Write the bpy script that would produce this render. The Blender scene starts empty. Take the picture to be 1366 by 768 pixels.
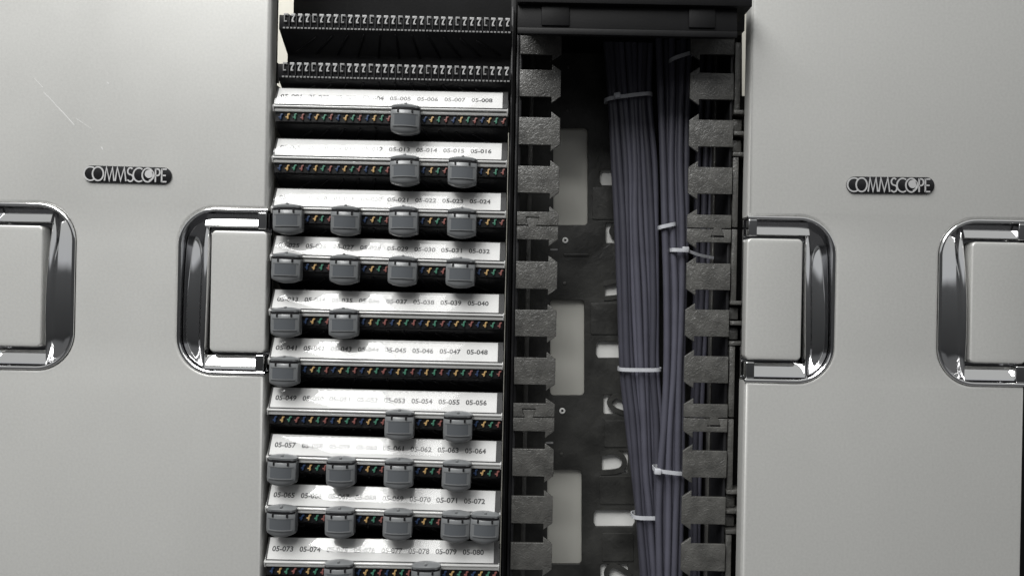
import bpy, bmesh, math, random
from mathutils import Vector, Matrix
random.seed(7)
scene = bpy.context.scene
C = scene.collection

# ------------------------------------------------------------------ camera
D, F, ROLL = 0.70, 993.4, math.radians(1.1)
cam_data = bpy.data.cameras.new('camera')
cam_data.sensor_width = 36.0
cam_data.lens = 36.0 * F / 1366.0
cam_data.clip_start, cam_data.clip_end = 0.01, 50
cam = bpy.data.objects.new('camera', cam_data); C.objects.link(cam)
cr, sr = math.cos(ROLL), math.sin(ROLL)
cam.matrix_world = Matrix(((cr, -sr, 0, 0), (0, 0, -1, -D), (sr, cr, 0, 0), (0, 0, 0, 1)))
scene.camera = cam

# ------------------------------------------------------------------ world + lamps (indoor room light)
world = bpy.data.worlds.new('World'); scene.world = world
world.use_nodes = True
wn = world.node_tree.nodes; wl = world.node_tree.links
bg = wn['Background']
bg.inputs['Color'].default_value = (0.93, 0.97, 1.0, 1)
bg.inputs['Strength'].default_value = 1.0
tcw = wn.new('ShaderNodeTexCoord'); sep = wn.new('ShaderNodeSeparateXYZ'); ramp = wn.new('ShaderNodeValToRGB'); mrw = wn.new('ShaderNodeMapRange')
mrw.inputs['From Min'].default_value = -1; mrw.inputs['From Max'].default_value = 1
wl.new(tcw.outputs['Generated'], sep.inputs[0]); wl.new(sep.outputs['Z'], mrw.inputs['Value']); wl.new(mrw.outputs['Result'], ramp.inputs['Fac'])
el = ramp.color_ramp.elements                      # floor, walls, ceiling of a plain room
el[0].position, el[0].color = 0.34, (0.110, 0.110, 0.112, 1)
el[1].position, el[1].color = 0.72, (0.44, 0.445, 0.44, 1)
for pos, c in ((0.40, 0.10), (0.42, 0.028), (0.50, 0.045), (0.58, 0.07), (0.60, 0.42)):
    e = el.new(pos); e.color = (c, c * 1.02, c * 1.05, 1)
wl.new(ramp.outputs['Color'], bg.inputs['Color'])

def area(name, loc, size, power, rot=(0, 0, 0), col=(1, 0.997, 0.980)):
    l = bpy.data.lights.new(name, 'AREA'); l.shape = 'RECTANGLE'
    l.size, l.size_y = size; l.energy = power; l.color = col
    o = bpy.data.objects.new(name, l); C.objects.link(o)
    o.location = loc; o.rotation_euler = rot
    return o
area('ceiling_lamp', (-1.05, -1.62, 1.87), (1.10, 2.55), 132)
area('side_ceiling_lamp', (-0.11, -1.62, 1.87), (0.72, 2.55), 33)
area('rear_wall_fill', (-0.62, 0.40, 0.95), (0.4, 0.2), 2.6)  # added fill behind the rack to brighten the wall, no visible source

vs = scene.view_settings
vs.view_transform = 'Standard'; vs.look = 'None'; vs.gamma = 1; vs.exposure = 0.0
vs.use_curve_mapping = False
scene.render.engine = 'CYCLES'
scene.cycles.max_bounces = 8
scene.cycles.transparent_max_bounces = 12

# ------------------------------------------------------------------ helpers
def P(px, py, Y):
    """photo pixel -> point on the plane at depth Y"""
    dx, dy = px - 683.0, py - 384.0
    k = (D + Y) / F
    return Vector(((dx * cr + dy * sr) * k, Y, (dx * sr - dy * cr) * k))

def obj(name, me, mat=None, parent=None, loc=None):
    o = bpy.data.objects.new(name, me); C.objects.link(o)
    if mat is not None and me is not None and not me.materials:
        me.materials.append(M[mat])
    if parent is not None: o.parent = parent
    if loc is not None: o.location = loc
    return o
def tag(o, label, cat=None, group=None):
    o['label'] = label
    if cat: o['category'] = cat
    if group: o['group'] = group
    return o
def thing(name, label, cat, loc=(0, 0, 0), group=None, ry=0):
    o = bpy.data.objects.new(name, None); C.objects.link(o)
    o.location = loc; o.rotation_euler = (0, ry, 0); o.empty_display_size = 0.01
    return tag(o, label, cat, group)

def finish(bm, name, smooth=30):
    bmesh.ops.recalc_face_normals(bm, faces=bm.faces[:])
    me = bpy.data.meshes.new(name); bm.to_mesh(me); bm.free()
    if smooth:
        for p in me.polygons: p.use_smooth = True
        me.set_sharp_from_angle(angle=math.radians(smooth))
    return me
def shift(me, o):
    me.transform(Matrix.Translation(-Vector(o))); return me

def box_bm(bm, lo, hi):
    r = bmesh.ops.create_cube(bm, size=1.0)
    lo, hi = Vector(lo), Vector(hi)
    for v in r['verts']:
        v.co = Vector((lo[i] + (v.co[i] + 0.5) * (hi[i] - lo[i]) for i in range(3)))
    return r['verts']
def box(lo, hi, bevel=0.0, seg=2, name='box'):
    bm = bmesh.new(); box_bm(bm, lo, hi)
    if bevel:
        bmesh.ops.bevel(bm, geom=bm.edges[:], offset=bevel, segments=seg, affect='EDGES', profile=0.5)
    return finish(bm, name, 40)
def prism_yz(poly, x0, x1, bevel=0.0, seg=2, name='prism'):
    bm = bmesh.new()
    a = [bm.verts.new((x0, y, z)) for y, z in poly]
    b = [bm.verts.new((x1, y, z)) for y, z in poly]
    bm.faces.new(a); bm.faces.new(b[::-1])
    n = len(poly)
    for i in range(n): bm.faces.new((a[i], b[i], b[(i + 1) % n], a[(i + 1) % n]))
    bmesh.ops.recalc_face_normals(bm, faces=bm.faces[:])
    if bevel:
        bmesh.ops.bevel(bm, geom=bm.edges[:], offset=bevel, segments=seg, affect='EDGES', profile=0.5)
    return finish(bm, name, 40)
def plate(polys, yf, thick, bevel=0.0, res=2, name='plate'):
    """flat plate in the XZ plane (outer outline first, then holes), front face at yf"""
    cu = bpy.data.curves.new(name, 'CURVE'); cu.dimensions = '2D'; cu.fill_mode = 'BOTH'
    cu.extrude = max(thick / 2 - bevel, 1e-5); cu.bevel_depth = bevel; cu.bevel_resolution = res
    cu.offset = -bevel
    for pl in polys:
        sp = cu.splines.new('POLY'); sp.points.add(len(pl) - 1); sp.use_cyclic_u = True
        for q, (x, z) in zip(sp.points, pl): q.co = (x, z, 0, 1)
    o = bpy.data.objects.new('tmp', cu)
    me = bpy.data.meshes.new_from_object(o)
    bpy.data.objects.remove(o); bpy.data.curves.remove(cu)
    me.transform(Matrix(((1, 0, 0, 0), (0, 0, -1, yf + thick / 2), (0, 1, 0, 0), (0, 0, 0, 1))))
    bm = bmesh.new(); bm.from_mesh(me); bpy.data.meshes.remove(me)
    bmesh.ops.remove_doubles(bm, verts=bm.verts[:], dist=1e-6)
    return finish(bm, name, 35)
def rrect(x0, z0, x1, z1, r, n=6, corners=(1, 1, 1, 1)):
    pts = []
    for (cx, cz, a0), on in zip(((x1 - r, z1 - r, 0), (x0 + r, z1 - r, 90), (x0 + r, z0 + r, 180), (x1 - r, z0 + r, 270)), corners):
        if on:
            for i in range(n + 1):
                a = math.radians(a0 + 90 * i / n); pts.append((cx + r * math.cos(a), cz + r * math.sin(a)))
        else:
            a = math.radians(a0 + 45); pts.append((cx + (r if math.cos(a) > 0 else -r), cz + (r if math.sin(a) > 0 else -r)))
    return pts
def pxpoly(pts, Y):
    return [(P(x, y, Y).x, P(x, y, Y).z) for x, y in pts]
def pxrect(x0, y0, x1, y1, Y, r=2.0, n=4):
    return pxpoly([(x, -z) for x, z in rrect(x0, -y1, x1, -y0, r, n)], Y)

def sweep(path, prof, name='sweep', up=None, closed=False, smooth=50, cap=True):
    """path: list of Vector; prof: list of (a,b) in the (side, up) frame; frames by fixed up vector"""
    bm = bmesh.new(); rings = []
    n = len(path)
    for i, p in enumerate(path):
        t = (path[(i + 1) % n if closed else min(i + 1, n - 1)] - path[(i - 1) % n if closed else max(i - 1, 0)]).normalized()
        u = Vector(up) if up is not None else Vector((0, 1, 0))
        s = t.cross(u).normalized(); u2 = s.cross(t).normalized()
        rings.append([bm.verts.new(p + s * a + u2 * b) for a, b in prof])
    m = len(prof)
    for i in range(n if closed else n - 1):
        r0, r1 = rings[i], rings[(i + 1) % n]
        for j in range(m): bm.faces.new((r0[j], r0[(j + 1) % m], r1[(j + 1) % m], r1[j]))
    if cap and not closed:
        bm.faces.new(rings[0]); bm.faces.new(rings[-1][::-1])
    return finish(bm, name, smooth)
def circ(r, n=10, ry=None):
    ry = ry or r
    return [(r * math.cos(2 * math.pi * i / n), ry * math.sin(2 * math.pi * i / n)) for i in range(n)]
def catmull(pts, per=6):
    out = []
    for i in range(len(pts) - 1):
        p0, p1, p2, p3 = pts[max(i - 1, 0)], pts[i], pts[i + 1], pts[min(i + 2, len(pts) - 1)]
        for k in range(per):
            t = k / per
            out.append(0.5 * ((2 * p1) + (p2 - p0) * t + (2 * p0 - 5 * p1 + 4 * p2 - p3) * t * t + (3 * p1 - p0 - 3 * p2 + p3) * t ** 3))
    out.append(pts[-1]); return out

# ------------------------------------------------------------------ materials
M = {}
def pbr(name, col, rough=0.5, metal=0.0, spec=0.5, noise=None, bump=None, coat=0.0, rough_noise=None):
    """noise=(scale, amount) varies the colour; bump=(scale, strength, detail) fine relief"""
    m = bpy.data.materials.new(name); m.use_nodes = True; M[name] = m
    nt = m.node_tree; b = nt.nodes['Principled BSDF']
    b.inputs['Base Color'].default_value = (*col, 1); b.inputs['Roughness'].default_value = rough
    b.inputs['Metallic'].default_value = metal; b.inputs['Specular IOR Level'].default_value = spec
    b.inputs['Coat Weight'].default_value = coat
    tc = nt.nodes.new('ShaderNodeTexCoord')
    if noise:
        n = nt.nodes.new('ShaderNodeTexNoise'); n.inputs['Scale'].default_value = noise[0]; n.inputs['Detail'].default_value = 6
        nt.links.new(tc.outputs['Object'], n.inputs['Vector'])
        mx = nt.nodes.new('ShaderNodeMix'); mx.data_type = 'RGBA'
        a = noise[1]
        mx.inputs['A'].default_value = (*[c * (1 - a) for c in col], 1); mx.inputs['B'].default_value = (*[min(c * (1 + a), 1) for c in col], 1)
        mr = nt.nodes.new('ShaderNodeMapRange'); mr.inputs['From Min'].default_value = 0.3; mr.inputs['From Max'].default_value = 0.7
        nt.links.new(n.outputs['Fac'], mr.inputs['Value'])
        nt.links.new(mr.outputs['Result'], mx.inputs['Factor']); nt.links.new(mx.outputs['Result'], b.inputs['Base Color'])
    if rough_noise:
        n = nt.nodes.new('ShaderNodeTexNoise'); n.inputs['Scale'].default_value = rough_noise[0]; n.inputs['Detail'].default_value = 5
        nt.links.new(tc.outputs['Object'], n.inputs['Vector'])
        mr = nt.nodes.new('ShaderNodeMapRange'); mr.inputs['From Min'].default_value = 0.3; mr.inputs['From Max'].default_value = 0.7
        mr.inputs['To Min'].default_value = rough - rough_noise[1]; mr.inputs['To Max'].default_value = rough + rough_noise[1]
        nt.links.new(n.outputs['Fac'], mr.inputs['Value']); nt.links.new(mr.outputs['Result'], b.inputs['Roughness'])
    if bump:
        n = nt.nodes.new('ShaderNodeTexNoise'); n.inputs['Scale'].default_value = bump[0]; n.inputs['Detail'].default_value = bump[2]
        n.inputs['Distortion'].default_value = bump[3] if len(bump) > 3 else 0
        nt.links.new(tc.outputs['Object'], n.inputs['Vector'])
        bp = nt.nodes.new('ShaderNodeBump'); bp.inputs['Strength'].default_value = bump[1]; bp.inputs['Distance'].default_value = 0.001
        nt.links.new(n.outputs['Fac'], bp.inputs['Height']); nt.links.new(bp.outputs['Normal'], b.inputs['Normal'])
    return m
pbr('silver_paint', (0.500, 0.500, 0.484), 0.40, 0.35, 0.4, noise=(420, 0.045), bump=(800, 0.06, 3), rough_noise=(11, 0.035))
pbr('chrome', (0.88, 0.88, 0.88), 0.05, 1.0, rough_noise=(60, 0.03))
pbr('chrome_dark', (0.42, 0.42, 0.43), 0.12, 1.0)
pbr('black_plastic', (0.008, 0.008, 0.009), 0.42, spec=0.28, noise=(60, 0.3), bump=(250, 0.15, 4))
pbr('black_metal', (0.005, 0.005, 0.0055), 0.55, spec=0.18, noise=(30, 0.3), bump=(500, 0.1, 3))
pbr('finger_plastic', (0.066, 0.065, 0.061), 0.36, spec=0.6, noise=(75, 0.35), bump=(230, 0.75, 9, 2.2))
pbr('plate_plastic', (0.032, 0.032, 0.030), 0.5, spec=0.4, noise=(22, 0.75), bump=(160, 0.5, 7, 0.8))
pbr('paper', (0.55, 0.55, 0.545), 0.6, spec=0.3, noise=(40, 0.05))
pbr('white_plastic', (0.78, 0.78, 0.76), 0.45, spec=0.4, noise=(60, 0.04))
pbr('beige_sheet', (0.50, 0.495, 0.455), 0.5, spec=0.3, noise=(8, 0.08))
pbr('scratch', (0.57, 0.57, 0.56), 0.45, 0.3)
pbr('ink', (0.05, 0.05, 0.052), 0.6, spec=0.2)
pbr('plug_grey', (0.128, 0.133, 0.137), 0.30, spec=0.5, noise=(120, 0.06), bump=(700, 0.06, 2))
pbr('plug_window', (0.078, 0.084, 0.091), 0.16, spec=0.5, bump=(1200, 0.05, 2))
pbr('comb_white', (0.30, 0.30, 0.30), 0.4, noise=(300, 0.2))
pbr('comb_grey', (0.15, 0.15, 0.15), 0.45)
pbr('wire_blue', (0.020, 0.040, 0.095), 0.4)
pbr('wire_orange', (0.40, 0.26, 0.11), 0.4)
pbr('wire_green', (0.05, 0.165, 0.11), 0.4)
pbr('wire_brown', (0.20, 0.075, 0.065), 0.4)
pbr('cable_jacket', (0.068, 0.068, 0.088), 0.38, spec=0.45, noise=(45, 0.10), bump=(350, 0.05, 3))
nt = M['cable_jacket'].node_tree; b_ = nt.nodes['Principled BSDF']
src = b_.inputs['Base Color'].links[0].from_socket
oi = nt.nodes.new('ShaderNodeObjectInfo'); hs = nt.nodes.new('ShaderNodeHueSaturation'); mv = nt.nodes.new('ShaderNodeMapRange')
mv.inputs['To Min'].default_value = 0.72; mv.inputs['To Max'].default_value = 1.25
nt.links.new(oi.outputs['Random'], mv.inputs['Value']); nt.links.new(mv.outputs['Result'], hs.inputs['Value'])
nt.links.new(src, hs.inputs['Color']); nt.links.new(hs.outputs['Color'], b_.inputs['Base Color'])
pbr('tie_nylon', (0.46, 0.47, 0.50), 0.35, spec=0.5, noise=(90, 0.08))
pbr('wall_paint', (0.56, 0.545, 0.485), 0.8, spec=0.2, noise=(3, 0.05))
pbr('badge_black', (0.010, 0.010, 0.011), 0.22, spec=0.5)
pbr('badge_silver', (0.72, 0.72, 0.72), 0.30, 0.6)
pbr('steel', (0.5, 0.5, 0.49), 0.3, 1.0)

def clear(name, tint, rough, ior, haze):
    m = bpy.data.materials.new(name); m.use_nodes = True; M[name] = m
    nt = m.node_tree; nt.nodes.remove(nt.nodes['Principled BSDF'])
    out = nt.nodes['Material Output']
    tr = nt.nodes.new('ShaderNodeBsdfTransparent'); tr.inputs['Color'].default_value = (*tint, 1)
    df = nt.nodes.new('ShaderNodeBsdfDiffuse'); df.inputs['Color'].default_value = (0.8, 0.8, 0.79, 1)
    gl = nt.nodes.new('ShaderNodeBsdfGlossy'); gl.inputs['Roughness'].default_value = rough
    fr = nt.nodes.new('ShaderNodeFresnel'); fr.inputs['IOR'].default_value = ior
    m1 = nt.nodes.new('ShaderNodeMixShader'); m1.inputs[0].default_value = haze
    nt.links.new(tr.outputs[0], m1.inputs[1]); nt.links.new(df.outputs[0], m1.inputs[2])
    m2 = nt.nodes.new('ShaderNodeMixShader')
    ge = nt.nodes.new('ShaderNodeNewGeometry'); fm = nt.nodes.new('ShaderNodeMath'); fm.operation = 'MULTIPLY'
    fs = nt.nodes.new('ShaderNodeMath'); fs.operation = 'SUBTRACT'; fs.inputs[0].default_value = 1.0
    nt.links.new(ge.outputs['Backfacing'], fs.inputs[1]); nt.links.new(fr.outputs[0], fm.inputs[0]); nt.links.new(fs.outputs[0], fm.inputs[1])
    nt.links.new(fm.outputs[0], m2.inputs[0]); nt.links.new(m1.outputs[0], m2.inputs[1]); nt.links.new(gl.outputs[0], m2.inputs[2])
    tc = nt.nodes.new('ShaderNodeTexCoord'); n = nt.nodes.new('ShaderNodeTexNoise')
    n.inputs['Scale'].default_value = 35; n.inputs['Detail'].default_value = 2
    nt.links.new(tc.outputs['Object'], n.inputs['Vector'])
    bp = nt.nodes.new('ShaderNodeBump'); bp.inputs['Strength'].default_value = 0.03; bp.inputs['Distance'].default_value = 0.001
    nt.links.new(n.outputs['Fac'], bp.inputs['Height']); nt.links.new(bp.outputs['Normal'], gl.inputs['Normal'])
    nt.links.new(m2.outputs[0], out.inputs[0])
clear('clear_cover', (0.97, 0.97, 0.97), 0.07, 1.50, 0.02)
clear('clear_plastic', (0.90, 0.90, 0.89), 0.10, 1.65, 0.52)

# ------------------------------------------------------------------ setting
wall = obj('wall', box((-2.2, 0.72, -1.6), (2.2, 0.80, 1.8)), 'wall_paint'); wall['kind'] = 'structure'

# ------------------------------------------------------------------ cabinet doors with handles and badges
DTOP, DBOT = 0.80, -0.80
NW, NH, NR = 0.0825, 0.1543, 0.034         # notch width, height, corner radius

def notch_pts(side, xe, zc, w=NW, h=NH, r=NR, n=10):
    """points along the C-shaped notch, from the lower door edge round to the upper; side=+1 opens to +x"""
    pts = [(xe, zc - h / 2)]
    for i in range(n + 1):
        a = math.radians(270 - 90 * i / n); pts.append((xe - side * (w - r) + side * r * math.cos(a), zc - h / 2 + r + r * math.sin(a)))
    for i in range(n + 1):
        a = math.radians(180 - 90 * i / n); pts.append((xe - side * (w - r) + side * r * math.cos(a), zc + h / 2 - r + r * math.sin(a)))
    pts.append((xe, zc + h / 2))
    return pts

def ribbon(strokes, w, depth, y, name):
    """flat raised strokes in the XZ plane: each a polyline"""
    bm = bmesh.new()
    for pts in strokes:
        pts = [Vector(p) for p in pts]; n = len(pts); L, R = [], []
        for i, p in enumerate(pts):
            a = (p - pts[i - 1]).normalized() if i else (pts[1] - p).normalized()
            b = (pts[i + 1] - p).normalized() if i < n - 1 else a
            t = (a + b).normalized(); nn = Vector((-t.y, t.x)); k = w / 2 / max(0.35, nn.dot(Vector((-a.y, a.x))))
            L.append(p + nn * k); R.append(p - nn * k)
        vf = [[bm.verts.new((q.x, yy, q.y)) for q in side] for side in (L, R) for yy in (y, y + depth)]
        lf, lb, rf, rb = vf
        for i in range(n - 1):
            bm.faces.new((lf[i], lf[i + 1], rf[i + 1], rf[i]))
            bm.faces.new((lf[i], lb[i], lb[i + 1], lf[i + 1])); bm.faces.new((rf[i], rf[i + 1], rb[i + 1], rb[i]))
            bm.faces.new((lb[i], rb[i], rb[i + 1], lb[i + 1]))
        bm.faces.new((lf[0], rf[0], rb[0], lb[0])); bm.faces.new((lf[-1], lb[-1], rb[-1], rf[-1]))
    return finish(bm, name, 30)
def arc(cx, cz, rx, rz, a0, a1, n=16):
    return [(cx + rx * math.cos(math.radians(a0 + (a1 - a0) * i / n)), cz + rz * math.sin(math.radians(a0 + (a1 - a0) * i / n))) for i in range(n + 1)]

def make_badge(door, cx, cz, tilt):
    W, H = 0.0825, 0.0155
    bd = obj('badge', plate([rrect(-W / 2, -H / 2, W / 2, H / 2, H / 2 - 0.0001, 10)], -0.0016, 0.0016, 0.0003), 'badge_black', door)
    bd.location = (cx, 0, cz); bd.rotation_euler = (0, tilt, 0)
    bd['label'] = 'black pill shaped badge with raised silver COMMSCOPE lettering'
    X = lambda t: -W / 2 + t * W
    h = H * 0.41; w = 0.00135; yf = -0.00195
    glyphs = [
        ('C', [arc(X(.082), 0, X(.155) - X(.082), h, 50, 310)]),
        ('O', [arc(X(.168), 0, X(.23) - X(.168), h, 0, 360, 28)]),
        ('M', [[(X(.243), -h), (X(.264), h), (X(.298), -h * .9), (X(.332), h), (X(.352), -h)]]),
        ('M', [[(X(.366), -h), (X(.387), h), (X(.427), -h * .9), (X(.466), h), (X(.488), -h)]]),
        ('S', [arc(X(.536), h * .5, X(.566) - X(.536), h * .5, 40, 270, 12) + arc(X(.536), -h * .5, X(.570) - X(.536), h * .5, 90, -150, 12)[1:]]),
        ('C', [arc(X(.635), 0, X(.70) - X(.635), h, 55, 305)]),
        ('O', [arc(X(.733), 0, X(.795) - X(.733), h, 0, 360, 28)]),
        ('P', [[(X(.822), -h), (X(.822), h)], [(X(.822), h * .93), (X(.845), h * .93)] + arc(X(.845), h * .45, X(.872) - X(.845), h * .48, 80, -90, 8) + [(X(.822), -h * .05)]]),
        ('E', [[(X(.893), -h), (X(.893), h)], [(X(.893), h * .92), (X(.948), h * .92)], [(X(.893), 0), (X(.94), 0)], [(X(.893), -h * .92), (X(.948), -h * .92)]]),
    ]
    for i, (g, st) in enumerate(glyphs):
        l = obj('letter', ribbon(st, w, 0.0005, yf - 0.00003 * (i % 2), 'letter'), 'badge_silver', bd)
    # the swirl inside the second O: a disc pushed to the upper right
    c = X(.748)
    obj('letter_swirl', plate([arc(c, h * .18, h * .62, h * .62, 0, 345, 18)], yf - 0.0001, 0.0005), 'badge_silver', bd)
    obj('letter_swirl', ribbon([arc(X(.735), 0, h * .86, h * .84, -75, 40, 10)], w * 1.2, 0.0005, yf - 0.0001, 'swirl'), 'badge_silver', bd)

def make_handle(door, side, xe, zc):
    """side: +1 the C opens to +x (door edge at xe); chrome bezel, cup and bail"""
    hd = bpy.data.objects.new('handle', None); C.objects.link(hd); hd.parent = door; hd.location = (xe, 0, zc)
    hd['label'] = 'chrome C shaped pull handle set in a recess at the door edge'
    s = side
    # recess floor
    floor_pl = notch_pts(s, 0, 0, NW + 0.001, NH + 0.002, NR + 0.001)
    obj('recess_cup', plate([floor_pl], 0.0125, 0.003), 'chrome_dark', hd)
    # rim: rolled chrome bead along the outer notch edge plus sloping cup wall
    path = [Vector((x, 0, z)) for x, z in notch_pts(s, 0, 0, NW - 0.0006, NH - 0.0012, NR - 0.0006, 14)]
    obj('bezel', sweep(path, circ(0.0017, 10, 0.0013), 'bezel', up=(0, 1, 0)), 'chrome', hd)
    wp = [Vector((x, 0.0062, z)) for x, z in notch_pts(s, 0, 0, NW - 0.0012, NH - 0.0024, NR - 0.0012, 14)]
    obj('cup_wall', sweep(wp, [(-0.0005, -0.0062), (0.0005, -0.0062), (0.0005, 0.0062), (-0.0005, 0.0062)], 'cup_wall', up=(0, 1, 0)), 'chrome_dark', hd)
    # centre pad in door paint
    px0, px1 = -s * (NW - 0.0300), 0.0
    pad = plate([rrect(min(px0, px1), -0.0570, max(px0, px1), 0.0570, 0.0045, 6)], 0.0, 0.0124, 0.0016, 3)
    obj('centre_pad', pad, 'silver_paint', hd)
    # bail: wide vertical strap, waisted in the middle, with rounded shoulders, and two arms
    bm = bmesh.new()
    n = 40; hz = 0.0738; rows = []
    for i in range(n + 1):
        t = -1 + 2 * i / n; z = t * hz
        e = max(0.0, (abs(t) - 0.62) / 0.38)
        dz = max(0.0, abs(z) - (NH / 2 - NR)); xo = -s * (NW - 0.0020 - (NR - 0.002) + math.sqrt(max((NR - 0.002) ** 2 - dz ** 2, 1e-8)))          # outer edge sweeps in to the arms
        xi = -s * (NW - 0.0255 - 0.0016 * (1 - t * t))      # inner edge, bowed
        d = 0.0012
        prof = []
        w = xi - xo
        for fx, fy in ((0.0, 0.0062), (0.02, 0.0050), (0.07, 0.0044), (0.35, 0.0036), (0.66, 0.0030), (0.70, 0.0022), (0.74, 0.0004), (0.80, -0.0014), (0.87, -0.0021), (0.93, -0.0017), (0.98, -0.0004), (1.0, 0.0016), (1.0, 0.0066)):
            prof.append((xo + w * fx, fy + d + 0.0050 * t * t + 0.0042 * t))
        rows.append([bm.verts.new((x, y, z)) for x, y in prof])
    m = len(rows[0])
    for i in range(n):
        for j in range(m): bm.faces.new((rows[i][j], rows[i][(j + 1) % m], rows[i + 1][(j + 1) % m], rows[i + 1][j]))
    bm.faces.new(rows[0]); bm.faces.new(rows[-1][::-1])
    obj('grip', finish(bm, 'grip', 60), 'chrome', hd)
    for k in (1, -1):
        x0, x1 = -s * 0.0590, -s * 0.0035
        z0, z1 = k * 0.0600, k * 0.0740
        zm, hw = (z0 + z1) / 2, abs(z1 - z0) / 2
        prof_a = [(0.009, zm - hw), (0.0026, zm - hw), (0.0012, zm - hw * .9)] + [(0.0012 - 0.0006 * (1 - q * q) + 0.0056 * (q + 1) / 2, zm + hw * .86 * q) for q in (-1, -.6, -.2, .2, .6, 1)] + [(0.0072, zm + hw * .93), (0.0080, zm + hw), (0.009, zm + hw)]
        a = prism_yz(prof_a, min(x0, x1), max(x0, x1), 0.0, 1, 'arm')
        ar = obj('arm', a, 'chrome', hd)
        bx0, bx1 = -s * 0.0090, -s * 0.0010
        obj('end_collar', plate([rrect(min(bx0, bx1), min(z0, z1) - 0.0008, max(bx0, bx1), max(z0, z1) + 0.0008, 0.0012, 3)], -0.0004, 0.0098, 0.0008, 2), 'chrome', ar)
    return hd

def make_door(label, X0, X1, handles, badge):
    """handles: (zc_left, zc_right)"""
    root = thing('cabinet_door', label, 'cabinet door', (0, 0, 0))
    zl, zr = handles
    r = 0.004
    pts = [(X0, DBOT), (X1, DBOT)]
    pts += notch_pts(1, X1, zr)
    pts += [(X1, DTOP), (X0, DTOP)]
    pts += notch_pts(-1, X0, zl)[::-1]
    obj('door_panel', plate([pts], 0.0, 0.020, 0.0042, 5), 'silver_paint', root)
    make_handle(root, 1, X1, zr); make_handle(root, -1, X0, zl)
    make_badge(root, *badge)
    return root
p1, p2, p3, p4 = P(60, 382, 0), P(300, 388.5, 0), P(1050, 399.5, 0), P(1310, 403.5, 0)
lg1, lg2 = P(171, 233.3, 0), P(1187, 247.3, 0)
make_door('brighter silver painted cabinet door left of the labelled connector rows', -0.4945, -0.2310, (p1.z, p2.z), (lg1.x, lg1.z, math.radians(0.45)))
make_door('silver painted cabinet door right of the grey cable bundles', 0.2203, 0.4843, (p3.z, p4.z), (lg2.x, lg2.z, math.radians(-0.55)))
# thin scratch on the left door
sc = bpy.data.objects['cabinet_door']
for (xa, ya), (xb, yb), w in (((46, 105), (57, 117), .0003), ((58, 123), (76, 142), .0005), ((76, 142), (99, 167), .0007), ((101, 158), (122, 172), .0003), ((135, 196), (137, 200), .0009), ((143, 110), (145, 112), .0010)):
    a, b = P(xa, ya, 0), P(xb, yb, 0)
    obj('scratch', ribbon([[(a.x, a.z), ((a.x + b.x) / 2 + .0003, (a.z + b.z) / 2), (b.x, b.z)]], w, 0.0002, -0.00008, 'scratch'), 'scratch', sc)

# ------------------------------------------------------------------ dark rack frame behind the doors
fr = thing('rack_frame', 'black metal rack frame upright behind the left door edge', 'rack frame', (-0.25, 0.03, DBOT))
def fpart(name, lo, hi, mat, root, bev=0.0006):
    return obj(name, shift(box(lo, hi, bev), root.location), mat, root)
zt = P(360, 112, .03).z
fpart('upright', (-0.300, 0.030, DBOT), (-0.2352, 0.12, zt), 'black_metal', fr)
fpart('edge_strip', (-0.2395, 0.0215, DBOT), (-0.2338, 0.0295, DTOP), 'black_metal', fr)
for py in (133, 200, 268, 333, 402, 466, 535, 597, 661, 733):
    q = P(354.6, py, 0.021)
    fpart('tab', (q.x - 0.0022, 0.0185, q.z - 0.006), (q.x + 0.0022, 0.0212, q.z + 0.006), 'comb_grey', fr)
fpart('latch', (-0.2372, 0.0205, P(364, 108, .02).z), (-0.2318, 0.0300, P(364, 82, .02).z), 'black_plastic', fr)
fr2 = thing('rack_frame', 'black metal rack frame upright behind the right door', 'rack frame', (0.42, 0.03, DBOT))
fpart('upright', (0.30, 0.030, DBOT), (0.56, 0.10, DTOP), 'black_metal', fr2)

# ------------------------------------------------------------------ connector rows
X0B, WB, YB = -0.2283, 0.2214, 0.008
PITCH = 0.00679
body_me = prism_yz([(0, .0058), (0, -.0078), (.028, -.0235), (.028, -.0430), (.060, -.0430), (.060, .0058)], 0, WB, 0.0005, 1, 'block_body')
body_tail = prism_yz([(0, .0058), (0, -.0078), (.028, -.0235), (.028, -.10), (.060, -.10), (.060, .0058)], 0, WB, 0.0005, 1, 'block_body')
def contact_mesh(s, kind):
    if kind == 'seven':
        pl = [(-2.4, 5.0), (2.4, 5.0), (2.4, 2.6), (1.2, 1.2), (0.4, -1.0), (0.2, -2.8), (1.5, -2.8), (1.5, -4.2), (-1.6, -4.2), (-1.5, -2.0), (-0.7, 0.4), (0.4, 2.4), (-2.4, 2.4)]
    elif kind == 'cee':
        pl = [(-2.2, 5.2), (2.4, 5.2), (2.6, 2.2), (1.4, 3.0), (-0.8, 3.0), (-1.1, -2.6), (1.2, -2.6), (1.2, -4.2), (-2.2, -4.2)]
    else:  # hooked wire end
        pl = [(0.2, 3.4), (2.6, 3.7), (2.7, 2.3), (1.2, 1.7), (1.0, -2.2), (0.2, -3.2), (-1.0, -3.0), (-1.0, -1.4), (-2.7, -0.9), (-2.7, -0.1), (-0.7, 0.0), (-0.5, 2.0)]
    return plate([[(x * .001 * s, z * .001 * s) for x, z in pl]], -0.0016, 0.0026, 0.00025, 1, 'contact')
seven_w = contact_mesh(0.88, 'seven'); cee_w = contact_mesh(0.88, 'cee')
seven_w.materials.append(M['comb_white']); cee_w.materials.append(M['comb_grey'])
hooks = []
for c in ('wire_blue', 'wire_orange', 'wire_green', 'wire_brown'):
    h = contact_mesh(0.80, 'hook'); h.materials.append(M[c]); hooks.append(h)
div_me = box((-0.0005, -0.0022, -0.0062), (0.0005, 0.0, 0.0056), 0.0002, 1, 'divider'); div_me.materials.append(M['black_plastic'])
bm = bmesh.new()
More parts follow.
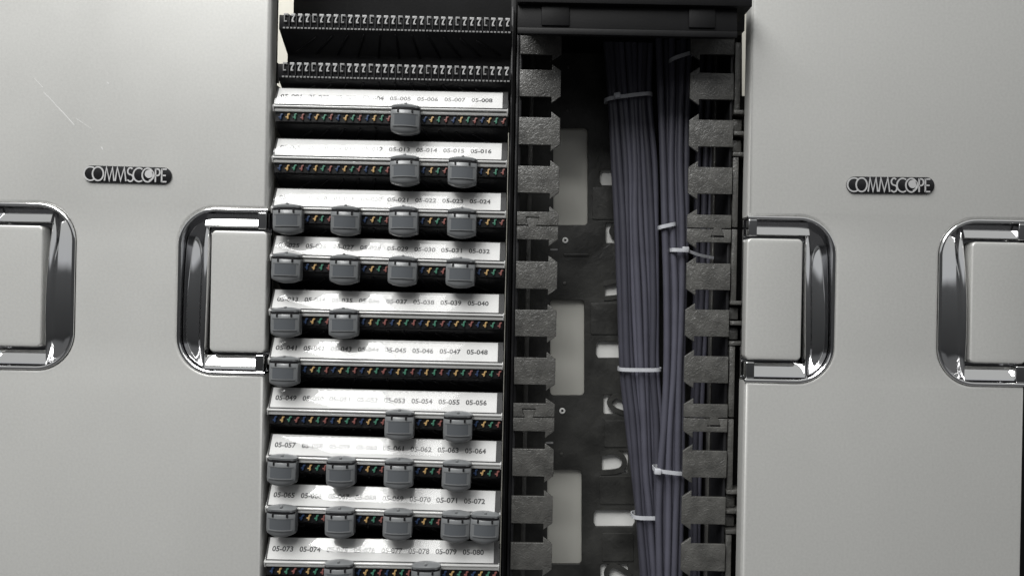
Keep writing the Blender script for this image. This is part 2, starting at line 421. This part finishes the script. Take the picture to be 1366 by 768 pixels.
for i in range(64):
    x = 0.0035 + (i + 0.5) * PITCH / 2
    box_bm(bm, (x - 0.0011, -0.0012, -0.0074), (x + 0.0011, 0.001, -0.0060))
teeth_me = finish(bm, 'teeth', 0)
# label holder pieces (label plane tilted back 30 degrees)
TL = math.radians(30); LL = 0.0210; ZB = 0.0084; YLb = -0.0065
def on_label(x, u, off):
    """x along the row, u up the tilted label, off = towards the viewer"""
    return Vector((x, YLb + u * math.sin(TL) - off * math.cos(TL), ZB + u * math.cos(TL) + off * math.sin(TL)))
def label_slab(x0, x1, u0, u1, o0, o1, bev=0.0):
    bm = bmesh.new(); vs_ = box_bm(bm, (x0, u0, o0), (x1, u1, o1))
    if bev: bmesh.ops.bevel(bm, geom=bm.edges[:], offset=bev, segments=2, affect='EDGES', profile=0.5)
    for v in bm.verts: v.co = on_label(v.co.x, v.co.y, v.co.z)
    return finish(bm, 'slab', 40)
strip_me = label_slab(0.0022, WB - 0.0055, 0.0012, LL, 0.0, 0.0003)
cover_me = label_slab(0.0006, WB - 0.0004, 0.0, LL + 0.0004, 0.0006, 0.0014, 0.0003)
back_me = label_slab(0.0004, WB - 0.0002, -0.001, LL + 0.0008, -0.0028, -0.0006, 0.0003)
lip_me = prism_yz([(-0.0035, 0.0086), (-0.0074, 0.0082), (-0.0082, 0.0072), (-0.0078, 0.0062), (-0.0055, 0.0060), (-0.0010, 0.0072)], 0.0005, WB - 0.0005, 0.0004, 2, 'lip')
lip2_me = prism_yz([(0.0030, 0.0064), (-0.0048, 0.0056), (-0.0062, 0.0044), (-0.0058, 0.0026), (-0.0044, 0.0024), (-0.0030, 0.0040), (0.0030, 0.0050)], 0.0012, WB - 0.0008, 0.0003, 2, 'lip')
cap_me = prism_yz([(-0.0070, 0.0024), (-0.0084, 0.0080), (-0.0050, 0.0094), (0.0040, 0.0200), (0.0040, 0.0024)], 0.0, 0.0011, 0.0002, 1, 'cap')
rib_me = box((-0.0009, -0.0012, -0.0150), (0.0009, 0.0012, 0.0150), 0.0005, 1, 'rib'); rib_me.materials.append(M['black_plastic'])

comb_me = box((0.001, -0.0032, -0.0066), (WB - 0.001, -0.0002, 0.0036), 0.0004, 1, 'comb_bar')
def text_mesh(txt):
    cu = bpy.data.curves.new('t', 'FONT'); cu.body = txt; cu.size = 0.0066; cu.align_x = 'CENTER'; cu.align_y = 'CENTER'
    cu.resolution_u = 3; cu.offset = 0.00020; cu.space_character = 1.02
    o = bpy.data.objects.new('t', cu); C.objects.link(o)
    me = bpy.data.meshes.new_from_object(o)
    bpy.data.objects.remove(o); bpy.data.curves.remove(cu)
    xs = [v.co.x for v in me.vertices]; w = max(xs) - min(xs)
    me.transform(Matrix.Diagonal((0.0200 / w, 1, 1, 1)))
    return me

ORD = ['top', 'second', 'third', 'fourth', 'fifth', 'sixth', 'seventh', 'eighth', 'ninth', 'bottom']
rows = [('A', 28, .021), ('B', 93, .021)] + [(i, y, s) for i, (y, s) in enumerate(
    [(152, .021), (220.3, .021), (287.5, .022), (351.5, .031), (424, .022), (489, .023), (556, .0255), (619, .032), (686, .033), (758.5, .018)])]
PLUGS = [[4], [4, 6], [0, 2, 4, 6], [0, 2, 4, 6], [0, 2], [0], [4, 6], [0, 2, 4, 6], [0, 2, 4, 6, 7], [2, 5]]
row_roots = []
for rid, py, slope in rows:
    o = P(365, py + (0 if isinstance(rid, str) else (384 - py) * 0.008), YB); o.x = X0B
    if isinstance(rid, str):
        lab = ('uppermost black connector row with bare white contacts and no label' if rid == 'A'
               else 'second black connector row with bare white contacts, just above the labelled rows')
        o.x += 0.0020
    else:
        lab = 'black connector row with white label strip numbered 05-%03d to 05-%03d' % (rid * 8 + 1, rid * 8 + 8)
    root = thing('connector_row', lab, 'connector row', o, 'rows of connectors stacked between the doors', ry=math.atan(slope) - ROLL)
    row_roots.append(root)
    obj('block_body', body_tail if rid == 9 else body_me, 'black_plastic', root)
    # fanning wire guides on the sloping underside
    for i in range(11):
        t = -1 + 2 * i / 10
        g = obj('guide_rib', rib_me, None, root, (WB / 2 + t * WB * 0.40, 0.0150, -0.0172))
        g.rotation_euler = (math.radians(-60), 0, 0)
        g.rotation_euler = (Matrix.Rotation(math.radians(60), 4, 'X') @ Matrix.Rotation(-t * 0.9, 4, 'Y')).to_euler()
    plugs = [] if isinstance(rid, str) else PLUGS[rid]
    for i in range(32):
        x = 0.0035 + (i + 0.5) * PITCH
        if isinstance(rid, str):
            c = obj('contact', cee_w if i % 4 == 0 else seven_w, None, root, (x, -0.0003, 0.0022))
        else:
            if i // 4 in plugs: continue
            c = obj('contact', hooks[i % 4], None, root, (x + random.uniform(-.0003, .0003), -0.0036, -0.0020 + random.uniform(-.0003, .0003)))
            c.rotation_euler = (0, random.uniform(-0.15, 0.15), 0)
        if isinstance(rid, str):
            obj('divider', div_me, None, root, (x + PITCH / 2, 0, 0))
    if isinstance(rid, str):
        t = obj('tooth_strip', teeth_me, 'comb_grey', root); t['kind'] = 'stuff'
        continue
    obj('comb_bar', comb_me, 'black_plastic', root)
    hol = obj('label_holder', back_me, 'black_plastic', root)
    obj('clear_cover', cover_me, 'clear_cover', hol)
    obj('clear_lip', lip_me, 'clear_plastic', hol); obj('clear_lip', lip2_me, 'clear_plastic', hol)
    obj('end_cap', cap_me, 'clear_plastic', hol); obj('end_cap', cap_me, 'clear_plastic', hol, (WB - 0.0011, 0, 0))
    st = obj('label_strip', strip_me, 'paper', root)
    st['label'] = 'white paper label strip printed with eight port numbers'
    base = Matrix.Translation(on_label(0, 0, 0.00042)) @ Matrix.Rotation(math.radians(90) - TL, 4, 'X')
    for n in range(8):
        me = text_mesh('05-%03d' % (rid * 8 + n + 1))
        me.transform(base @ Matrix.Translation((0.0158 + n * 0.0258, 0.0105, 0)))
        obj('printed_number', me, 'ink', st)

# ------------------------------------------------------------------ grey plugs
def plan(u):
    """plug outline seen from above: bowed front, tight corners, straight sides"""
    HW = 0.01355; a = abs(u)
    if a < 0.86:
        x = HW * 0.965 * a / 0.86; y = -0.0132 + 0.0040 * (x / HW) ** 2
    elif a < 0.95:
        t = (a - 0.86) / 0.09; x = HW * (0.965 + 0.035 * math.sin(t * math.pi / 2)); y = -0.0094 + 0.0010 * (1 - math.cos(t * math.pi / 2))
    else:
        x = HW; y = -0.0084 * (1 - a) / 0.05
    return math.copysign(x, u), y
def plug_shell():
    bm = bmesh.new(); nu = 40
    HW = 0.01355
    # profile stations: (z offset of middle, sag scale, forward factor, width factor)
    st = [(-0.0020, 0, 0.55, 0.985), (-0.0022, 0, 0.92, 0.995), (-0.0034, 0, 1.0, 1.0), (-0.0090, 0, 1.0, 1.0), (-0.0170, .3, 1.0, 1.0), (-0.0205, .75, 0.99, .995), (-0.0232, .95, 0.95, .99), (-0.0246, 1.0, 0.84, .98), (-0.0251, 1.0, 0.45, .97), (-0.0250, 1.0, 0.0, .96)]
    rows_ = []
    for zc, sg, fw, wf in st:
        ring = []
        for i in range(nu + 1):
            u = -1 + 2 * i / nu
            # superellipse-like plan: nearly flat front, rounded side corners
            a = u * math.pi / 2
            x, y = plan(u); x *= wf; y *= fw
            z = zc + sg * 0.0034 * (x / HW) ** 2
            ring.append(bm.verts.new((x, y, z)))
        rows_.append(ring)
    for a, b in zip(rows_, rows_[1:]):
        for i in range(nu): bm.faces.new((a[i], a[i + 1], b[i + 1], b[i]))
    bm.faces.new(rows_[0])
    return finish(bm, 'plug_shell', 45)
def patch(x0, x1, z0, z1, off, curve=0.0, depth=0.0008, nx=10):
    """thin slab following the plug's rounded front"""
    HW = 0.01355
    def fy(x):
        return -0.0132 + 0.0040 * (x / HW) ** 2
    bm = bmesh.new(); V = []
    for i in range(nx + 1):
        x = x0 + (x1 - x0) * i / nx
        sag = curve * (x / HW) ** 2
        V.append([bm.verts.new((x, fy(x) - off, z1)), bm.verts.new((x, fy(x) - off, z0 + sag)), bm.verts.new((x, fy(x) - off + depth, z0 + sag)), bm.verts.new((x, fy(x) - off + depth, z1))])
    for a, b in zip(V, V[1:]):
        for j in range(4): bm.faces.new((a[j], a[(j + 1) % 4], b[(j + 1) % 4], b[j]))
    bm.faces.new(V[0]); bm.faces.new(V[-1][::-1])
    return finish(bm, 'patch', 35)
shell_me = plug_shell(); shell_me.materials.append(M['plug_grey'])
win_me = patch(-0.0098, 0.0098, -0.0168, -0.0072, 0.00025); win_me.materials.append(M['plug_window'])
bead_me = patch(-0.0112, 0.0112, -0.0180, -0.0170, 0.0010, depth=0.0018); bead_me.materials.append(M['plug_grey'])
shoulder_me = patch(-0.0118, 0.0118, -0.0068, -0.0060, 0.0004, depth=0.001); shoulder_me.materials.append(M['plug_grey'])
gap_me = patch(-0.0130, 0.0130, -0.0024, -0.0002, -0.0002, depth=0.009); gap_me.materials.append(M['black_plastic'])
notch_me = box((-0.0008, -0.0131, -0.0052), (0.0008, -0.0100, -0.0020), 0.0002, 1, 'notch'); notch_me.materials.append(M['black_plastic'])
# latch: low roof leaning back above the gap
bm = bmesh.new(); V = []
for i in range(13):
    u = -1 + 2 * i / 12; x = 0.0132 * u
    f = -0.0118 * (1 - 0.10 * u * u) if abs(u) < 1 else -0.0085
    top = 0.0036 - 0.0018 * u * u
    V.append([bm.verts.new((x, f, -0.0006)), bm.verts.new((x, f - 0.0002, 0.0014)), bm.verts.new((x, f + 0.0030, top)), bm.verts.new((x, 0.0, top)), bm.verts.new((x, 0.0, -0.0006))])
for a, b in zip(V, V[1:]):
    for j in range(5): bm.faces.new((a[j], a[(j + 1) % 5], b[(j + 1) % 5], b[j]))
bm.faces.new(V[0]); bm.faces.new(V[-1][::-1])
latch_me = finish(bm, 'latch', 35); latch_me.materials.append(M['plug_grey'])
nub_me = box((-0.0012, -0.0108, 0.0018), (0.0012, -0.0070, 0.0044), 0.0006, 2, 'nub'); nub_me.materials.append(M['plug_grey'])
boot_me = sweep(catmull([Vector((0.006, -0.003, -0.020)), Vector((0.007, -0.001, -0.027)), Vector((0.005, 0.010, -0.031)), Vector((0.0, 0.026, -0.034))], 4), circ(0.0027, 10), 'boot', up=(1, 0, 0)); boot_me.materials.append(M['black_plastic'])
for ri in range(10):
    root_row = row_roots[ri + 2]
    ang = root_row.rotation_euler[1]
    for n in PLUGS[ri]:
        lx = 0.0035 + (n * 4 + 2) * PITCH
        loc = root_row.location + Matrix.Rotation(ang, 3, 'Y') @ Vector((lx, -0.0045, 0.0070))
        num = '05-%03d' % (ri * 8 + n + 1)
        lab = 'grey plug fitted in its row directly below the printed number ' + num
        p = thing('connector_plug', lab, 'plug', loc, 'grey plugs fitted in the connector rows', ry=ang + random.uniform(-0.022, 0.022))
        p.rotation_euler[0] = random.uniform(-0.06, 0.04); p.rotation_euler[2] = random.uniform(-0.03, 0.03)
        sh = obj('housing', shell_me, None, p)
        obj('window', win_me, None, sh); obj('bead', bead_me, None, sh); obj('bead', shoulder_me, None, sh)
        obj('gap', gap_me, None, p)
        for sx in (-0.0066, 0.0066): obj('notch', notch_me, None, p, (sx, 0, 0))
        lt = obj('latch', latch_me, None, p); obj('nub', nub_me, None, lt)

# ------------------------------------------------------------------ rail between rows and cable channel
rl = thing('mounting_rail', 'black upright rail at the right ends of the connector rows', 'rail', (0, 0.03, DBOT))
fpart('outer_web', (-0.0060, 0.0300, DBOT), (-0.0008, 0.1150, 0.30), 'black_metal', rl)
fpart('front_bead', (-0.0052, 0.0210, DBOT), (-0.0030, 0.0296, 0.272), 'black_plastic', rl)
fpart('inner_web', (0.0002, 0.0260, DBOT), (0.0030, 0.1150, 0.30), 'black_plastic', rl)

# ------------------------------------------------------------------ header tray above the channel
hd = thing('header_tray', 'black header tray across the top of the cable channel', 'tray', P(840, 45, -0.02))
YH = -0.022
def hpart(name, x0, y0, x1, y1, yf, yb, mat='black_metal', bev=0.0008):
    a, b = P(x0, y1, yf), P(x1, y0, yf)
    return fpart(name, (a.x, yf, a.z), (b.x, yb, b.z), mat, hd, bev)
hpart('tray_front', 690, 6, 984, 44, YH, YH + 0.008)
hpart('tray_top', 690, -12, 1004, 3, YH - 0.006, 0.13)
hpart('lip', 690, 42, 984, 45, YH - 0.0015, YH - 0.0005, 'black_metal')
hpart('tab', 722, 6, 760, 34, YH - 0.0016, YH - 0.0005, 'black_metal')
hpart('tab', 919, 7, 955, 37, YH - 0.0016, YH - 0.0005, 'black_metal')
bk = thing('back_panel', 'plain black panel above the uppermost connector row', 'panel', P(540, 10, 0.08))
a, b = P(391, 30, 0.085), P(688, -40, 0.085)
fpart('sheet', (a.x, 0.085, a.z), (0.24, 0.10, DTOP), 'black_metal', bk)  # upper part is an unseen extension, blocking the front lamp from the wall

# ------------------------------------------------------------------ finger brackets either side of the channel
YF = 0.020
LX = (0.0036, 0.0348, 0.0435)      # root, tip start, tip end
RX = (0.2108, 0.1775, 0.1684)
def finger_poly(X, z, hh, flare, top=True, bot=True):
    xr, xs, xt = X
    pts = [(xr, z + hh), (xs, z + hh)]
    if top: pts += [(xs, z + hh + flare), (xt, z + hh - 0.0005)]
    else: pts += [(xt, z + hh)]
    if bot: pts += [(xt, z - hh + 0.0005), (xs, z - hh - flare)]
    else: pts += [(xt, z - hh)]
    pts += [(xs, z - hh), (xr, z - hh)] if bot else [(xr, z - hh)]
    return pts
def bracket(Xs, xpx, label, ys, upper, lower, zlo, zhi):
    """ys: centres of whole fingers; upper: joint line at the top (this bracket owns the lower half there); lower: joint line at the bottom"""
    xr, xs, xt = Xs; s = 1 if xt > xr else -1
    zr = lambda py: P(xpx, py, YF).z
    root = thing('finger_bracket', label, 'bracket', (xr, YF, zlo), 'finger brackets along the cable channel')
    def put(poly, dy=0.0):
        me = plate([poly], YF + dy, 0.0032, 0.0005, 2); obj('finger', shift(me, root.location), 'finger_plastic', root)
    for py in ys:
        put(finger_poly(Xs, zr(py), 0.0130 + random.uniform(-.0002, .0002), 0.0058), random.uniform(-.0008, .0008))
    hh = 0.0128; g = 0.00055
    xm = xr + s * 0.0150; dw, dn, dh = 0.0062, 0.0037, 0.0078
    if upper is not None:     # lower half of the joint; on the left it carries the tab
        zj = zr(upper) - g
        tabpts = [(xm - s * dn, zj), (xm - s * dw, zj + dh), (xm + s * dw, zj + dh), (xm + s * dn, zj)]
        if s > 0: pts = [(xr, zj)] + tabpts + [(xt, zj)]
        else:
            xm2 = xr + s * 0.013
            pts = [(xr, zj), (xm2 - s * (dn + g), zj), (xm2 - s * (dw + g), zj - dh), (xm2 + s * (dw + g), zj - dh), (xm2 + s * (dn + g), zj), (xt, zj)]
        pts += [(xt, zj - hh + 0.0005), (xs, zj - hh - 0.0062), (xs, zj - hh), (xr, zj - hh)]
        put(pts)
    if lower is not None:
        zj = zr(lower) + g
        if s > 0: cut = [(xt, zj), (xm + s * (dn + g), zj), (xm + s * (dw + g), zj + dh), (xm - s * (dw + g), zj + dh), (xm - s * (dn + g), zj), (xr, zj)]
        else:
            xm2 = xr + s * 0.013
            cut = [(xt, zj), (xm2 + s * dn, zj), (xm2 + s * dw, zj - dh + .0006), (xm2 - s * dw, zj - dh + .0006), (xm2 - s * dn, zj), (xr, zj)]
        put([(xr, zj + hh), (xs, zj + hh), (xs, zj + hh + 0.0052), (xt, zj + hh - 0.0005)] + cut)
    # side web carrying the fingers back to the rear plate, with posts seen between the fingers
    w0, w1 = (xr - 0.0004, xr + 0.0022) if s > 0 else (xr - 0.0022, xr + 0.0004)
    obj('side_web', shift(box((w0, YF + 0.0045, zlo), (w1, 0.112, zhi), 0.0004), root.location), 'black_plastic', root)
    b0, b1 = (xr + 0.0105, xr + 0.0150) if s > 0 else (xr - 0.0040, xr - 0.0024)
    obj('web_post', shift(box((b0, 0.072, zlo), (b1, 0.082, zhi), 0.0004), root.location), 'finger_plastic', root)
zz = lambda py, x: P(x, py, YF).z
for Xs, xp, sd, cols in ((LX, 715, 'left', ([55, 111, 175, 239.5], 301.0, [367, 431, 495], 556.5, [617, 680, 741.5])),
                         (RX, 950, 'right', ([54, 115, 178, 241], 305.0, [369, 431, 493], 557.5, [619, 681, 743]))):
    a_, j1, b_, j2, c_ = cols
    bracket(Xs, xp, 'upper textured black finger bracket on the %s of the cable channel' % sd, a_, None, j1, zz(j1, xp) + .0005, zz(-30, xp))
    bracket(Xs, xp, 'middle textured black finger bracket on the %s of the cable channel' % sd, b_, j1, j2, zz(j2, xp) + .0005, zz(j1, xp) - .0005)
    bracket(Xs, xp, 'lowest textured black finger bracket on the %s of the cable channel' % sd, c_, j2, None, DBOT, zz(j2, xp) - .0005)

# ------------------------------------------------------------------ rear plate of the channel, with cut-outs
YP = 0.115
holes = [pxrect(738, 171, 784, 300, YP, 5), pxrect(734, 400, 779.5, 527, YP, 5), pxrect(730, 626, 776, 752, YP, 5)]
for x0, y0, x1, y1 in ((800, 226, 826, 247), (795, 455, 834, 477), (792, 680, 847, 702)):
    holes.append(pxpoly([(x0, y0 + 5), (x0 + 3, y0), (x1 - 3, y0), (x1, y0 + 5), (x1, y1 - 5), (x1 - 3, y1), (x0 + 3, y1), (x0, y1 - 5)], YP))
hooks_px = [(808, 297, 838, 324, 0), (807, 374, 838, 398, 1), (805, 526, 840, 552, 0), (803, 601, 838, 630, 1), (801, 752, 838, 780, 0)]
for x0, y0, x1, y1, k in hooks_px: holes.append(pxrect(x0, y0, x1, y1, YP, 3))
outer = pxpoly([(685, -60), (990, -60), (990, 830), (670, 830)], YP)
rp = thing('rear_plate', 'black textured rear plate with rectangular cut-outs behind the cables', 'plate', P(840, 800, YP))
obj('sheet', shift(plate([outer] + holes, YP, 0.004, 0.0006, 2), rp.location), 'plate_plastic', rp)
for x0, y0, x1, y1, k in hooks_px:
    if k == 0: path = [(x1 + 4, y1 + 2), (x0 + 17, y1 - 5), (x0 + 8, y1 - 14), (x0 + 11, y0 + 5), (x0 + 20, y0 + 2), (x1 + 4, y0 + 15)]
    else: path = [(x0 - 2, y0 + 4), (x0 + 15, y0 + 1), (x0 + 26, y0 + 6), (x0 + 30, y0 + 16), (x0 + 23, y1 - 3), (x0 - 2, y1)]
    pts = [Vector((*q, 0)) for q in path]
    pts = [(q.x, q.y) for q in catmull(pts, 5)]
    obj('hook_tongue', shift(ribbon([pxpoly(pts, YP)], 0.0052, 0.003, YP - 0.0012, 'hook'), rp.location), 'plate_plastic', rp)
# pale panels and white mounts showing through the cut-outs
for i_, (x0, y0, x1, y1) in enumerate(((736, 168, 788, 304), (732, 397, 783, 531), (728, 623, 780, 756))):
    obj('pale_panel', shift(plate([pxrect(x0, y0, x1, y1, YP + .006, 3)], YP + 0.0060, 0.002), rp.location), 'beige_sheet', rp)
for x0, y0, x1, y1 in ((797, 223, 832, 250), (792, 452, 840, 480), (789, 677, 852, 705)) + tuple((q[0] - 3, q[1] - 3, q[2] + 3, q[3] + 3) for q in hooks_px):
    obj('white_mount', shift(plate([pxrect(x0, y0, x1, y1, YP + .006, 3)], YP + 0.0060, 0.002), rp.location), 'white_plastic', rp)
# moulded seams, raised pads
for x0, y0, x1, y1 in ((790, 250, 830, 293), (788, 404, 824, 446), (806, 560, 845, 596), (800, 634, 846, 672), (803, 710, 845, 748), (752, 338, 786, 342)):
    pl = pxrect(x0, y0, x1, y1, YP, 2)
    obj('raised_pad', shift(plate([pl], YP - 0.0010, 0.0018, 0.0004, 1), rp.location), 'plate_plastic', rp)
for px, py in ((754, 320.5), (750, 547.5)):
    q = P(px, py, YP)
    ring = [arc(q.x, q.z, 0.0033, 0.0033, 0, 345, 22), arc(q.x, q.z, 0.0014, 0.0014, 0, 345, 14)]
    obj('screw_ring', shift(plate(ring, YP - 0.0012, 0.0014, 0.0004, 2), rp.location), 'white_plastic', rp)
for px, py in ((758, 90), (757, 148), (753, 377.5), (749, 605)):
    q = P(px, py, YP)
    obj('rivet', shift(plate([arc(q.x, q.z, 0.0017, 0.0017, 0, 340, 16)], YP - 0.0010, 0.0012, 0.0004, 2), rp.location), 'finger_plastic', rp)
for px, py in ((739, 333), (733, 590)):
    obj('slot_mark', shift(plate([pxrect(px - 5, py - 1.2, px + 5, py + 1.2, YP, 0.8)], YP - 0.001, 0.0012), rp.location), 'comb_white', rp)

# ------------------------------------------------------------------ cables
YC = 0.074; CR = 0.00345
ysL = [-30, 40, 127, 220, 300, 400, 492, 560, 630, 690, 800]
Lx = [(796, 862), (805, 868), (814, 866), (820, 872), (823, 874), (827, 877), (832, 877), (838, 880), (844, 880), (851, 880), (861, 886)]
Rx = [(876, 924), (880, 920), (882, 917), (884, 914), (887, 914), (890, 913), (888, 911), (885, 909), (882, 908), (880, 908), (880, 905)]
NL, NR_ = 9, 6
ORDN = ['leftmost', 'second from left', 'third from left', 'fourth from left', 'fifth from left', 'sixth from left', 'seventh from left', 'eighth from left', 'rightmost']
def cable(fn, r, label, name='data_cable'):
    pts = [fn(i) for i in range(len(ysL))]
    c = catmull(pts, 7); o0 = c[-1].copy()
    me = sweep([q - o0 for q in c], circ(r, 12), name, up=(0, 1, 0), smooth=60)
    o = obj(name, me, 'cable_jacket', None, o0)
    return tag(o, label, 'cable', 'grey cables running down the channel')
def wob(seed, i, a): return a * math.sin(seed * 7.3 + i * 1.7) + 0.6 * a * math.sin(seed * 3.1 + i * 0.9)
for j in range(NL):
    def fn(i, j=j):
        a, b = Lx[i]; f = j / (NL - 1)
        return P(a + (b - a) * f + wob(j, i, 1.3), ysL[i], YC + 0.004 + (0.0042, 0.0, 0.0026)[j % 3] * min(1.0, max(0.15, (ysL[i] - 60) / 300)) + (0.004 if j > 5 else 0) * (i / 10))
    cable(fn, CR * (1 + .04 * math.sin(j * 2.1)), '%s slate grey cable in the wider bundle beside the cut-outs' % ORDN[j])
for j in range(NR_):
    def fn(i, j=j):
        a, b = Rx[i]; f = j / (NR_ - 1)
        return P(a + (b - a) * f + wob(j + 9, i, 1.2), ysL[i], YC - 0.010 + (0.0045 if j % 2 else 0.0))
    cable(fn, CR * (1 + .04 * math.sin(j * 1.3 + 1)), '%s slate grey cable in the narrower bundle beside the fingers' % (ORDN[j] if j < 5 else 'rightmost'))
for j, (xa, xb, lab) in enumerate(((818, 858, 'slate grey cable half hidden behind the left of the wider bundle'), (846, 872, 'slate grey cable half hidden behind the right of the wider bundle'), (900, 893, 'slate grey cable half hidden behind the narrower bundle'), (936, 922, 'slate grey cable partly hidden just behind the right finger tips'), (948, 926, 'slate grey cable glimpsed in the middle of the right finger gaps'), (958, 931, 'slate grey cable glimpsed farthest right in the finger gaps'))):
    def fn(i, j=j, xa=xa, xb=xb):
        f = min(1, max(0, (ysL[i] - 40) / 600))
        return P(xa + (xb - xa) * f + wob(j + 20, i, .8), ysL[i], YC + 0.014 + 0.003 * (j % 2))
    cable(fn, CR * 0.95, lab)

# ------------------------------------------------------------------ cable ties
def tie(x0, y0, x1, y1, yc, ry, head, label, tail=None, w=0.0019, hd_at=None):
    a, b = P(x0, y0, yc - ry), P(x1, y1, yc - ry)
    mid = (a + b) / 2; mid.y = yc
    root = thing('cable_tie', label, 'cable tie', mid, 'pale cable ties round the bundles')
    half = (b - a) / 2; n = 32; path = []
    for i in range(n):
        t = 2 * math.pi * i / n
        cx = math.copysign(abs(math.cos(t)) ** 0.6, math.cos(t)); cy = math.copysign(abs(math.sin(t)) ** 0.75, math.sin(t))
        path.append(Vector((half.x * cx, ry * cy, half.z * cx)))
    me = sweep(path, [(-0.0005, -w), (0.0005, -w), (0.0005, w), (-0.0005, w)], 'band', up=(0, 0, 1), closed=True, smooth=40)
    obj('band', me, 'tie_nylon', root)
    ang = math.atan2(-half.z, half.x)
    if head is not None:
        h = obj('head', box((-0.0033, -0.0030, -0.0029), (0.0033, 0.0022, 0.0029), 0.0008, 2), 'tie_nylon', root)
        q = P(*head, yc - ry); h.location = (q.x - mid.x, -ry - 0.0005, q.z - mid.z); h.rotation_euler = (0, ang, 0)
    if tail:
        q0, q1 = P(*tail[0], yc - ry), P(*tail[1], yc - ry + 0.012)
        pts = catmull([q0 - mid, (q0 + q1) / 2 - mid + Vector((0, 0, -0.001)), q1 - mid], 6)
        obj('tail', sweep(pts, [(-w * .8, -0.0004), (w * .8, -0.0004), (w * .8, 0.0004), (-w * .8, 0.0004)], 'tail', up=(0, 1, 0)), 'tie_nylon', root)
tie(808, 131.5, 872, 123.5, YC + .005, .0105, (823, 128), 'cable tie slanting round the wider bundle just below the header')
tie(895, 79, 926, 69, YC - .008, .0100, None, 'uppermost cable tie with a loose tail over the right finger', ((922, 70), (958, 64)))
tie(880.5, 303, 903, 298, YC - .008, .0085, None, 'small thin cable tie inside the narrower bundle above the tie with a tail')
tie(896, 333, 921, 334, YC - .008, .0105, (914, 333), 'cable tie on the narrower bundle with its tail in a finger gap', ((916, 334), (952, 344)))
tie(826.5, 493, 884, 493.5, YC + .006, .0110, None, 'horizontal cable tie round the wider bundle at mid height')
tie(874, 627.5, 916, 632.5, YC - .008, .0115, (877, 628), 'cable tie with its head on the left of the narrower bundle, low down')
tie(844.5, 690.5, 888, 691, YC + .007, .0110, None, 'lowest cable tie, beside the white rectangular cut-out')

# ------------------------------------------------------------------ slotted trim strip beside the right door
ts = thing('slotted_trim', 'black slotted trim strip between the fingers and the right door', 'trim', (0.214, 0.03, DBOT))
def tpart(name, x0, y0, x1, y1, yf, yb, mat='finger_plastic'):
    a, b = P(x0, y1, yf), P(x1, y0, yf)
    return fpart(name, (min(a.x, b.x), yf, a.z), (max(a.x, b.x), yb, b.z), mat, ts, 0.0004)
YT = 0.024
xw = 0.2128
def trim_v(y0, y1):
    fpart('strip', (xw, YT, P(985, y1, YT).z), (xw + 0.0052, YT + 0.012, P(985, y0, YT).z), 'finger_plastic', ts, 0.0004)
def trim_h(y):
    z = P(992, y, YT).z; fpart('crossbar', (xw - 0.0005, YT - 0.001, z - 0.0019), (xw + 0.0145, YT + 0.02, z + 0.0019), 'finger_plastic', ts, 0.0004)
for y0, y1 in ((57, 147), (210, 303), (306, 401), (462, 556), (559, 653), (713, 800)): trim_v(y0, y1)
for y in (150, 178, 206, 404, 431, 458, 656, 682, 709): trim_h(y)
fpart('backing', (xw - 0.001, YT + 0.022, DBOT), (xw + 0.020, YT + 0.030, P(990, 120, YT).z), 'black_metal', ts)
for y in (164, 192, 417, 444, 669, 695):
    z = P(992, y, YT).z
    fpart('slot_block', (xw + 0.0005, YT + 0.006, z - 0.0070), (xw + 0.0095, YT + 0.020, z + 0.0050), 'finger_plastic', ts, 0.0012)
